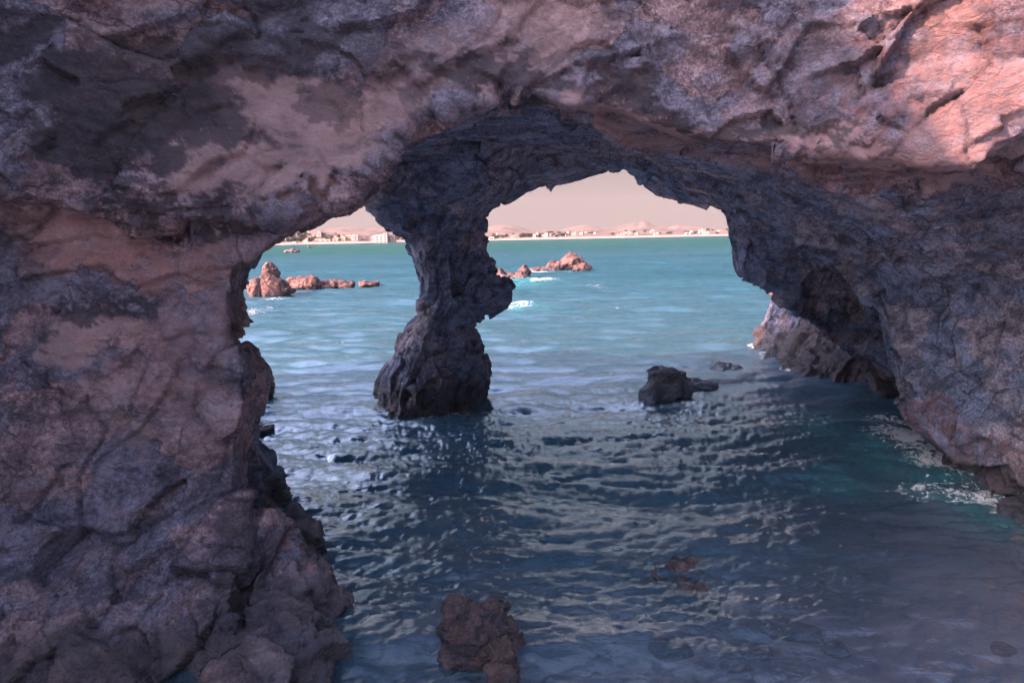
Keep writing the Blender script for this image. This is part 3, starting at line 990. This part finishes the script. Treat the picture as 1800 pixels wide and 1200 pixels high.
AERATED_GLOW = [(1610, 800, 130, 60, 1), (1730, 890, 110, 70, .9), (1440, 745, 110, 30, .6), (1480, 845, 90, 30, .45), (1640, 640, 60, 20, .4), (905, 495, 60, 10, .6), (910, 540, 50, 10, .5)]
FOAM = [(905, 489, 34, 4, .85), (940, 477, 34, 3.5, .8), (985, 477, 40, 2.2, .6), (965, 492, 26, 4, .6), (940, 493, 12, 5, .75), (918, 536, 26, 7, .75), (898, 542, 30, 8, .5),
        (1110, 540, 60, 5, .36), (1160, 539, 16, 3, .5), (1060, 546, 40, 5, .35), (1045, 505, 22, 3, .45), (450, 550, 40, 8, .5), (480, 528, 40, 3, .4), (560, 513, 60, 2.5, .35),
        (1605, 772, 64, 40, .95), (1665, 815, 76, 34, .85), (1740, 875, 66, 40, .75), (1560, 740, 50, 14, .6), (1640, 850, 130, 40, .42), (1340, 625, 18, 6, .5), (1480, 735, 90, 10, .30), (1400, 770, 70, 12, .26),
        (700, 722, 60, 8, .3), (835, 700, 40, 10, .35), (860, 690, 20, 8, .3), (1530, 790, 60, 12, .35)]

t = NT('sea water')
co = t.n('TexCoord').outputs['Object']
lw = t.n('Mapping', i_Scale=(0.36, 1.35, 1.0), i_Rotation=(0, 0, R(9)))
t.l(co, lw.inputs[0])
wv = lw.outputs[0]
far = t.att('far')
hh = t.math('ADD', t.math('MULTIPLY', t.noise(wv, 13, 5, 0.65, 0.5), 0.009), t.math('MULTIPLY', t.noise(wv, 3.2, 6, 0.66, 0.5), 0.050))
hf = t.math('ADD', t.math('MULTIPLY', t.noise(wv, 0.55, 7, 0.70, 0.3), 0.60), t.math('MULTIPLY', t.noise(wv, 0.07, 6, 0.65, 0.3), 0.8))
hh = t.math('ADD', hh, t.math('MULTIPLY', hf, far))
b = t.n('Bump', i_Strength=0.6, i_Distance=1.0)
t.l(hh, b.inputs['Height'])
nrm = b.outputs[0]
dep = t.att('depth')
fo = t.att('foam')
# body of the water: what its own cloudiness sends back, its colour lifted in the shaded shallows, over a clear share that shows the bed
pat = t.noise(wv, 0.05, 5, 0.6)
deep = t.mix(t.step(dep, 0.9, 2.6), (0.062, 0.175, 0.275), (0.028, 0.122, 0.172))
deep = t.mix(t.step(dep, 3.3, 4.6), deep, (0.004, 0.112, 0.104))
deep = t.mix(t.math('MULTIPLY', t.math('MULTIPLY', t.step(pat, 0.42, 0.62), far), 0.5), deep, (0.006, 0.070, 0.092))
ae = t.att('aer_glow')
deep = t.mix(t.math('MULTIPLY', ae, t.step(t.noise(co, 1.6, 5, 0.6, 0.8), 0.3, 0.6)), deep, (0.090, 0.520, 0.540))  # aerated teal, brightened for outside light scattering through the water
dif = t.n('BsdfDiffuse')
t.l(deep, dif.inputs[0])
t.l(nrm, dif.inputs['Normal'])
tr = t.n('BsdfTransparent')
t.l(t.mix(t.step(dep, 0.05, 1.2), (0.92, 0.97, 0.99), (0.45, 0.75, 0.80)), tr.inputs[0])
clear = t.n('MapRange', i_1=0.2, i_2=1.1, i_3=0.82, i_4=0.04)
t.l(dep, clear.inputs[0])
body = t.n('MixShader')
t.l(t.math('MULTIPLY', clear.outputs[0], t.math('SUBTRACT', 1.0, t.math('MULTIPLY', ae, 0.7))), body.inputs[0])
t.l(dif.outputs[0], body.inputs[1])
t.l(tr.outputs[0], body.inputs[2])
gl = t.n('BsdfGlossy', i_Roughness=0.06)
rg = t.n('MapRange', i_3=0.045, i_4=0.13)
t.l(far, rg.inputs[0])
t.l(rg.outputs[0], gl.inputs['Roughness'])
gl.inputs[0].default_value = (1, 1, 1, 1)
t.l(nrm, gl.inputs['Normal'])
fr = t.n('Fresnel', i_IOR=1.34)
t.l(nrm, fr.inputs['Normal'])
surf = t.n('MixShader')
fres = t.math('MULTIPLY', t.math('MINIMUM', fr.outputs[0], 0.52), t.math('SUBTRACT', 1.0, t.math('MULTIPLY', far, 0.48)))
t.l(fres, surf.inputs[0])
t.l(body.outputs[0], surf.inputs[1])
t.l(gl.outputs[0], surf.inputs[2])
fd = t.n('BsdfDiffuse')
fd.inputs[0].default_value = (0.9, 0.9, 0.92, 1)
torn = t.math('ADD', t.math('MULTIPLY', t.noise(co, 7.0, 10, 0.80, 1.0), 0.85), t.math('MULTIPLY', t.noise(wv, 0.9, 5, 0.6, 0.5), 0.35))
torn = t.step(torn, 0.42, 0.78)
fac = t.step(t.math('ADD', t.math('MULTIPLY', fo, 0.92), t.math('SUBTRACT', torn, 1.0)), 0.0, 0.22)
fac = t.math('MULTIPLY', fac, t.step(fo, 0.05, 0.3))
allw = t.n('MixShader')
t.l(fac, allw.inputs[0])
t.l(surf.outputs[0], allw.inputs[1])
t.l(fd.outputs[0], allw.inputs[2])
t.l(allw.outputs[0], t.out.inputs[0])
M_WATER = t.m
build_water()

# ------------------------------------------------------------------ far shore
SH_A = np.array([-1.2, -0.45, -0.35, -0.033, 0.3, 0.75, 1.3])     # x / y of the bearing
SH_R = np.array([900., 1080., 1150., 1500., 1800., 2100., 2300.])


def shore_r(ta):
    return np.interp(ta, SH_A, SH_R)


RIDGE = [(-400, 392), (200, 398), (420, 412), (480, 412), (525, 410), (560, 404), (600, 401), (640, 402.5), (680, 400), (720, 398), (760, 401), (810, 402), (860, 397), (882, 395.5), (900, 397), (928, 403.5), (940, 406),
         (985, 405), (1000, 400), (1025, 396), (1040, 397), (1060, 401), (1085, 399), (1105, 394), (1114, 392), (1122, 393), (1129, 388.5), (1135, 389), (1150, 396), (1175, 399.5), (1193, 394), (1198, 396), (1230, 400), (1290, 404), (1400, 403), (1700, 406), (2200, 400)]
RID_T = np.array([at(px, py, 4200)[0] / 4200 for px, py in RIDGE])
RID_Z = np.array([at(px, py, 4200)[2] for px, py in RIDGE])
HEAD = [(300, 404), (440, 402), (470, 404), (497, 404), (512, 409), (530, 416), (560, 421), (620, 424), (720, 424)]
HD_T = np.array([at(px, py, 1450)[0] / 1450 for px, py in HEAD])
HD_Z = np.array([at(px, py, 1450)[2] for px, py in HEAD])


def land_z(x, y):
    y = np.maximum(y, 1.0)
    ta = x / y
    s = y - shore_r(ta)                         # distance inland
    P = np.stack([x / 260, y / 260, np.zeros_like(x)], 1)
    nz = fbm(P, 5, 0.55)
    z = np.where(s < 0, s * 0.03, 4.5 * sstep(0, 40, s))
    z = z + 3.0 * sstep(60, 260, s) + 14 * sstep(200, 1500, s) * (1 + 0.6 * nz)
    near = np.interp(ta, HD_T, HD_Z, left=HD_Z[0], right=0)
    z = np.maximum(z, (near + 2.0 * nz) * sstep(60, 320, s) * sstep(900, 340, s))
    rg = np.interp(ta, RID_T, RID_Z)
    u = sstep(700, 4200 - shore_r(ta), s)
    P2 = np.stack([x / 520, y / 520, np.zeros_like(x)], 1)
    rid = rg * u ** 1.25 * (1 - 0.5 * sstep(4400, 7000, y)) + 26 * fbm(P2, 5, 0.55, True) * u * (1 - u) * 3
    return np.maximum(z, rid)


ta = np.linspace(-0.85, 0.85, 620)
sr = np.concatenate([np.linspace(-60, 60, 16), np.linspace(90, 600, 22), np.linspace(660, 5200, 60)])
TT, SS = np.meshgrid(ta, sr, indexing='ij')
YY = shore_r(TT) + SS
XX = TT * YY
n, m = TT.shape
ix = np.arange(n * m).reshape(n, m)
q = np.stack([ix[:-1, :-1].ravel(), ix[1:, :-1].ravel(), ix[1:, 1:].ravel(), ix[:-1, 1:].ravel()], 1)
hv = np.stack([XX.ravel(), YY.ravel(), land_z(XX.ravel(), YY.ravel())], 1)
me = raw_mesh('hills', hv, q)
attr(me, 'inland', SS.ravel())
t = NT('dry hills')
co = t.n('TexCoord').outputs['Object']
nz = t.noise(co, 0.012, 8, 0.68)
nz2 = t.noise(co, 0.0035, 6, 0.6)
c = t.mix(t.step(nz, 0.42, 0.6), (0.25, 0.165, 0.145), (0.105, 0.085, 0.08))
c = t.mix(t.math('MULTIPLY', t.step(nz2, 0.5, 0.66), 0.6), c, (0.30, 0.21, 0.18))
inl = t.att('inland')
c = t.mix(t.step(inl, 60, 22), c, (0.46, 0.335, 0.29))
p = t.n('BsdfPrincipled', i_Roughness=0.95)
t.l(c, p.inputs['Base Color'])
t.l(p.outputs[0], t.out.inputs[0])
o = link('hills', me, t.m)
o['kind'] = 'structure'


# ------------------------------------------------------------------ town: hotels, houses, trees
class MB:
    def __init__(self):
        self.v, self.f, self.mi = [], [], []

    def box(self, x0, x1, y0, y1, z0, z1, m=0):
        b = len(self.v)
        self.v += [(x0, y0, z0), (x1, y0, z0), (x1, y1, z0), (x0, y1, z0), (x0, y0, z1), (x1, y0, z1), (x1, y1, z1), (x0, y1, z1)]
        self.f += [(b, b + 3, b + 2, b + 1), (b + 4, b + 5, b + 6, b + 7), (b, b + 1, b + 5, b + 4), (b + 1, b + 2, b + 6, b + 5), (b + 2, b + 3, b + 7, b + 6), (b + 3, b, b + 4, b + 7)]
        self.mi += [m] * 6

    def mesh(self, name, mats):
        me = bpy.data.meshes.new(name)
        me.from_pydata(self.v, [], self.f)
        for mm in mats:
            me.materials.append(mm)
        me.polygons.foreach_set('material_index', self.mi)
        me.update()
        return me

    def obj(self, name, mats, parent=None):
        return link(name, self.mesh(name, mats), None, parent)


M_WHITE = plain('white render', (0.58, 0.55, 0.53), 0.8, (0.48, 0.45, 0.43), 0.05)
M_CREAM = plain('cream render', (0.66, 0.50, 0.42), 0.8, (0.58, 0.43, 0.36), 0.05)
M_SHADED = plain('shaded render', (0.27, 0.22, 0.22), 0.8, (0.22, 0.18, 0.18), 0.05)  # darker render: shade on the hotel fronts put into the colour
M_GLASS = plain('dark glazing', (0.06, 0.06, 0.075), 0.3)
M_TILE = plain('clay tile roof', (0.38, 0.18, 0.12), 0.85, (0.30, 0.14, 0.10), 0.4)
M_LEAF = plain('foliage', (0.070, 0.075, 0.050), 0.8, (0.045, 0.055, 0.035), 0.8)
M_TRUNK = plain('bark', (0.16, 0.11, 0.085), 0.9)


def hotel(x0, x1, top, dist, mat, label, steps=None, dep=14, bays=None, cat='hotel'):
    """block seen between x0 and x1 with its roof at pixel row top, standing inland at distance dist"""
    a, b = at(x0, top, dist), at(x1, top, dist)
    w = b[0] - a[0]
    zb = float(land_z(np.array([(a[0] + b[0]) / 2]), np.array([dist]))[0]) - 1.0
    hgt = max(a[2], b[2]) - zb
    root = empty('hotel', ((a[0] + b[0]) / 2, dist, zb))
    tag(root, label, cat, 'large buildings along the far beach')
    mb = MB()
    steps = steps or [(0, 1, 1.0)]
    for i, (s0, s1, hk) in enumerate(steps):
        mb.box(-w / 2 + s0 * w, -w / 2 + s1 * w, 0.06 * i, dep + 0.06 * i, 0, hgt * hk)
    mb.obj('wall', [mat], root)
    fl = 3.4
    for i, (s0, s1, hk) in enumerate(steps):
        nf = max(1, int(hgt * hk / fl) - 0)
        ww = w * (s1 - s0)
        nb = max(1, int(ww / 7))
        y0 = 0.06 * i
        for k in range(nf):
            zz = k * fl + 1.0
            if zz + 1.9 > hgt * hk:
                continue
            for j in range(nb):
                xx = -w / 2 + s0 * w + (j + 0.5) * ww / nb
                wm = MB()
                wm.box(xx - ww / nb * 0.33, xx + ww / nb * 0.33, y0 - 0.12, y0 + 0.3, zz, zz + 1.7)
                wm.obj('window', [M_GLASS], root)
        rm = MB()
        rm.box(-w / 2 + s0 * w - 0.3, -w / 2 + s1 * w + 0.3, y0 - 0.4, dep + y0 + 0.3, hgt * hk - 0.02, hgt * hk + 0.7)
        rm.obj('roof', [mat], root)
    return root


hotel(558, 563.5, 408, 1420, M_WHITE, 'slim white hotel tower at the end of the stepped dark block', dep=16)
hotel(564, 597, 409, 1430, M_SHADED, 'dark terraced hotel stepping down to the right of the slim white tower', [(0, .3, 1), (.3, .75, .93), (.75, .92, .75), (.92, 1, .5)])
hotel(585, 606, 416, 1330, M_CREAM, 'low cream hotel wing in front of the dark terraced hotel')
hotel(607, 619, 414, 1340, M_CREAM, 'cream hotel block left of the pair of white towers')
hotel(619.5, 623.5, 412.5, 1325, M_WHITE, 'left one of the pair of narrow white towers', dep=12)
hotel(625, 628.5, 413.5, 1325, M_WHITE, 'right one of the pair of narrow white towers', dep=12)
hotel(629, 652, 414, 1345, M_SHADED, 'long shaded grey hotel between the white towers and the stepped white hotel', [(0, .45, 1), (.45, 1, 1.03)])
hotel(653, 680, 411.5, 1340, M_WHITE, 'big white hotel stepping up to the right near the pillar', [(0, .2, .78), (.2, .5, .86), (.5, .75, .92), (.75, 1, 1.05)])
hotel(681, 694, 413.5, 1350, M_SHADED, 'shaded grey hotel next to the pillar, right of the big white one', [(0, .5, 1), (.5, 1, .9)])
hotel(513.5, 520.5, 425.2, 1215, M_WHITE, 'small white beach building low on the left shore', dep=10)
hotel(860, 868, 417, 1530, M_WHITE, 'white beach hotel just right of the pillar', dep=12)
hotel(552, 580, 420.5, 1290, M_CREAM, 'long low cream building behind the shore trees', [(0, .4, 1), (.4, 1, .8)])

# houses: three designs, copied
protos = []
for k, (wm, rf) in enumerate(((M_WHITE, M_WHITE), (M_CREAM, M_CREAM), (M_WHITE, M_TILE))):
    mb = MB()
    mb.box(-5, 5, -4, 4, -2, 4.2 + k, 0)
    mb.box(-5.3, 5.3, -4.3, 4.3, 4.2 + k, 4.7 + k, 1)
    mb.box(0.5, 5.0, -3, 4.0, 4.7 + k, 7.2 + k, 0)
    mb.box(0.2, 5.3, -3.3, 4.3, 7.2 + k, 7.6 + k, 1)
    mb.box(-4, -1.5, -4.1, -3.9, 0.8, 3.0, 2)
    mb.box(1.0, 3.5, -4.1, -3.9, 0.8, 3.0, 2)
    mb.box(1.5, 4, -3.1, -2.9, 5.3 + k, 6.5 + k, 2)
    protos.append(mb.mesh('house', [wm, rf, M_GLASS]))
HL = ['small white flat roofed house, one of many scattered over the far hillside', 'small cream flat roofed house, one of many scattered over the far hillside',
      'small white house with tiled roof, one of many scattered over the far hillside']
r = np.random.default_rng(5)


def house(px, inland, sc, k):
    d = at(px, 410, 1000)
    tt = d[0] / 1000
    Y = float(np.interp(tt, SH_A, SH_R)) + inland
    X = tt * Y
    z = float(land_z(np.array([X]), np.array([Y]))[0])
    o = bpy.data.objects.new('house', protos[k])
    C.objects.link(o)
    o.location = (X, Y, z)
    o.scale = (sc * r.uniform(.8, 1.6), sc, sc * r.uniform(.7, 1.1))
    o.rotation_euler = (0, 0, r.uniform(-0.6, 0.6))
    tag(o, HL[k], 'house', 'houses of the far town')


for i in range(30):
    px = r.choice([r.uniform(862, 1290), r.normal(1010, 40), r.normal(1190, 45)], p=[.5, .25, .25])
    house(px, 60 + 900 * r.random() ** 1.5, r.uniform(0.8, 1.5), int(r.choice([0, 1, 1, 2])))
for i in range(75):
    house(r.uniform(462, 715), 60 + 420 * r.random(), r.uniform(0.7, 1.25), int(r.choice([0, 0, 1, 2])))


def tree_mesh(seed, hgt, wid, palm):
    rr = random.Random(seed)
    mb = MB()
    mb.box(-0.25, 0.25, -0.25, 0.25, -1, hgt * 0.75)
    v, f = [], []
    for _ in range(150):
        if palm:
            a, e = rr.random() * 6.28, rr.uniform(-0.9, 0.7)
            rad = wid * rr.random() ** 0.5
            c = Vector((math.cos(a) * rad, math.sin(a) * rad, hgt * 0.82 + math.sin(e) * wid * 0.5))
        else:
            c = Vector((rr.gauss(0, .42) * wid, rr.gauss(0, .42) * wid, hgt * (0.55 + rr.gauss(0, .2))))
        s = wid * rr.uniform(.12, .28)
        u = Vector((rr.gauss(0, 1), rr.gauss(0, 1), rr.gauss(0, 1))).normalized()
        w = u.orthogonal().normalized()
        k = len(v)
        v += [c - u * s - w * s * .6, c + u * s - w * s * .6, c + u * s + w * s * .6, c - u * s + w * s * .6]
        f.append((k, k + 1, k + 2, k + 3))
    me = bpy.data.meshes.new('crown')
    me.from_pydata(v, [], f)
    me.materials.append(M_LEAF)
    return mb.mesh('trunk', [M_TRUNK]), me


kinds = [tree_mesh(1, 7, 4.2, False), tree_mesh(2, 6, 5.0, False), tree_mesh(3, 10, 3.2, True)]
TL = ['dark rounded tree on the far shore below the town', 'dark spreading tree on the far shore below the town', 'slender palm tree on the far shore below the town']


def tree(px, inland, sc, k):
    tt = at(px, 410, 1000)[0] / 1000
    Y = float(np.interp(tt, SH_A, SH_R)) + inland
    X = tt * Y
    z = float(land_z(np.array([X]), np.array([Y]))[0])
    root = empty('tree', (X, Y, z), r.uniform(0, 6))
    root.scale = (sc, sc, sc)
    tag(root, TL[k], 'tree', 'trees along the far shore')
    link('trunk', kinds[k][0], None, root)
    link('crown', kinds[k][1], None, root)


for i in range(120):
    tree(r.uniform(462, 720), 48 + 300 * r.random() ** 1.6, r.uniform(.7, 1.3), int(r.choice([0, 1, 1, 2])))
for i in range(50):
    tree(r.choice([r.uniform(862, 1000), r.uniform(862, 1280)]), 55 + 420 * r.random() ** 1.5, r.uniform(.8, 1.6), int(r.choice([0, 1, 1, 2])))

# ------------------------------------------------------------------ haze
hb = MB()
hb.box(-7000, 7000, -300, 7600, -9, 420)
t = NT('haze air')
pv = t.n('VolumePrincipled')
pv.inputs['Color'].default_value = (0.95, 0.86, 0.86, 1)
pv.inputs['Density'].default_value = 3.5e-5
pv.inputs['Anisotropy'].default_value = 0.0
t.l(pv.outputs[0], t.out.inputs['Volume'])
o = hb.obj('haze', [t.m])
o['kind'] = 'stuff'
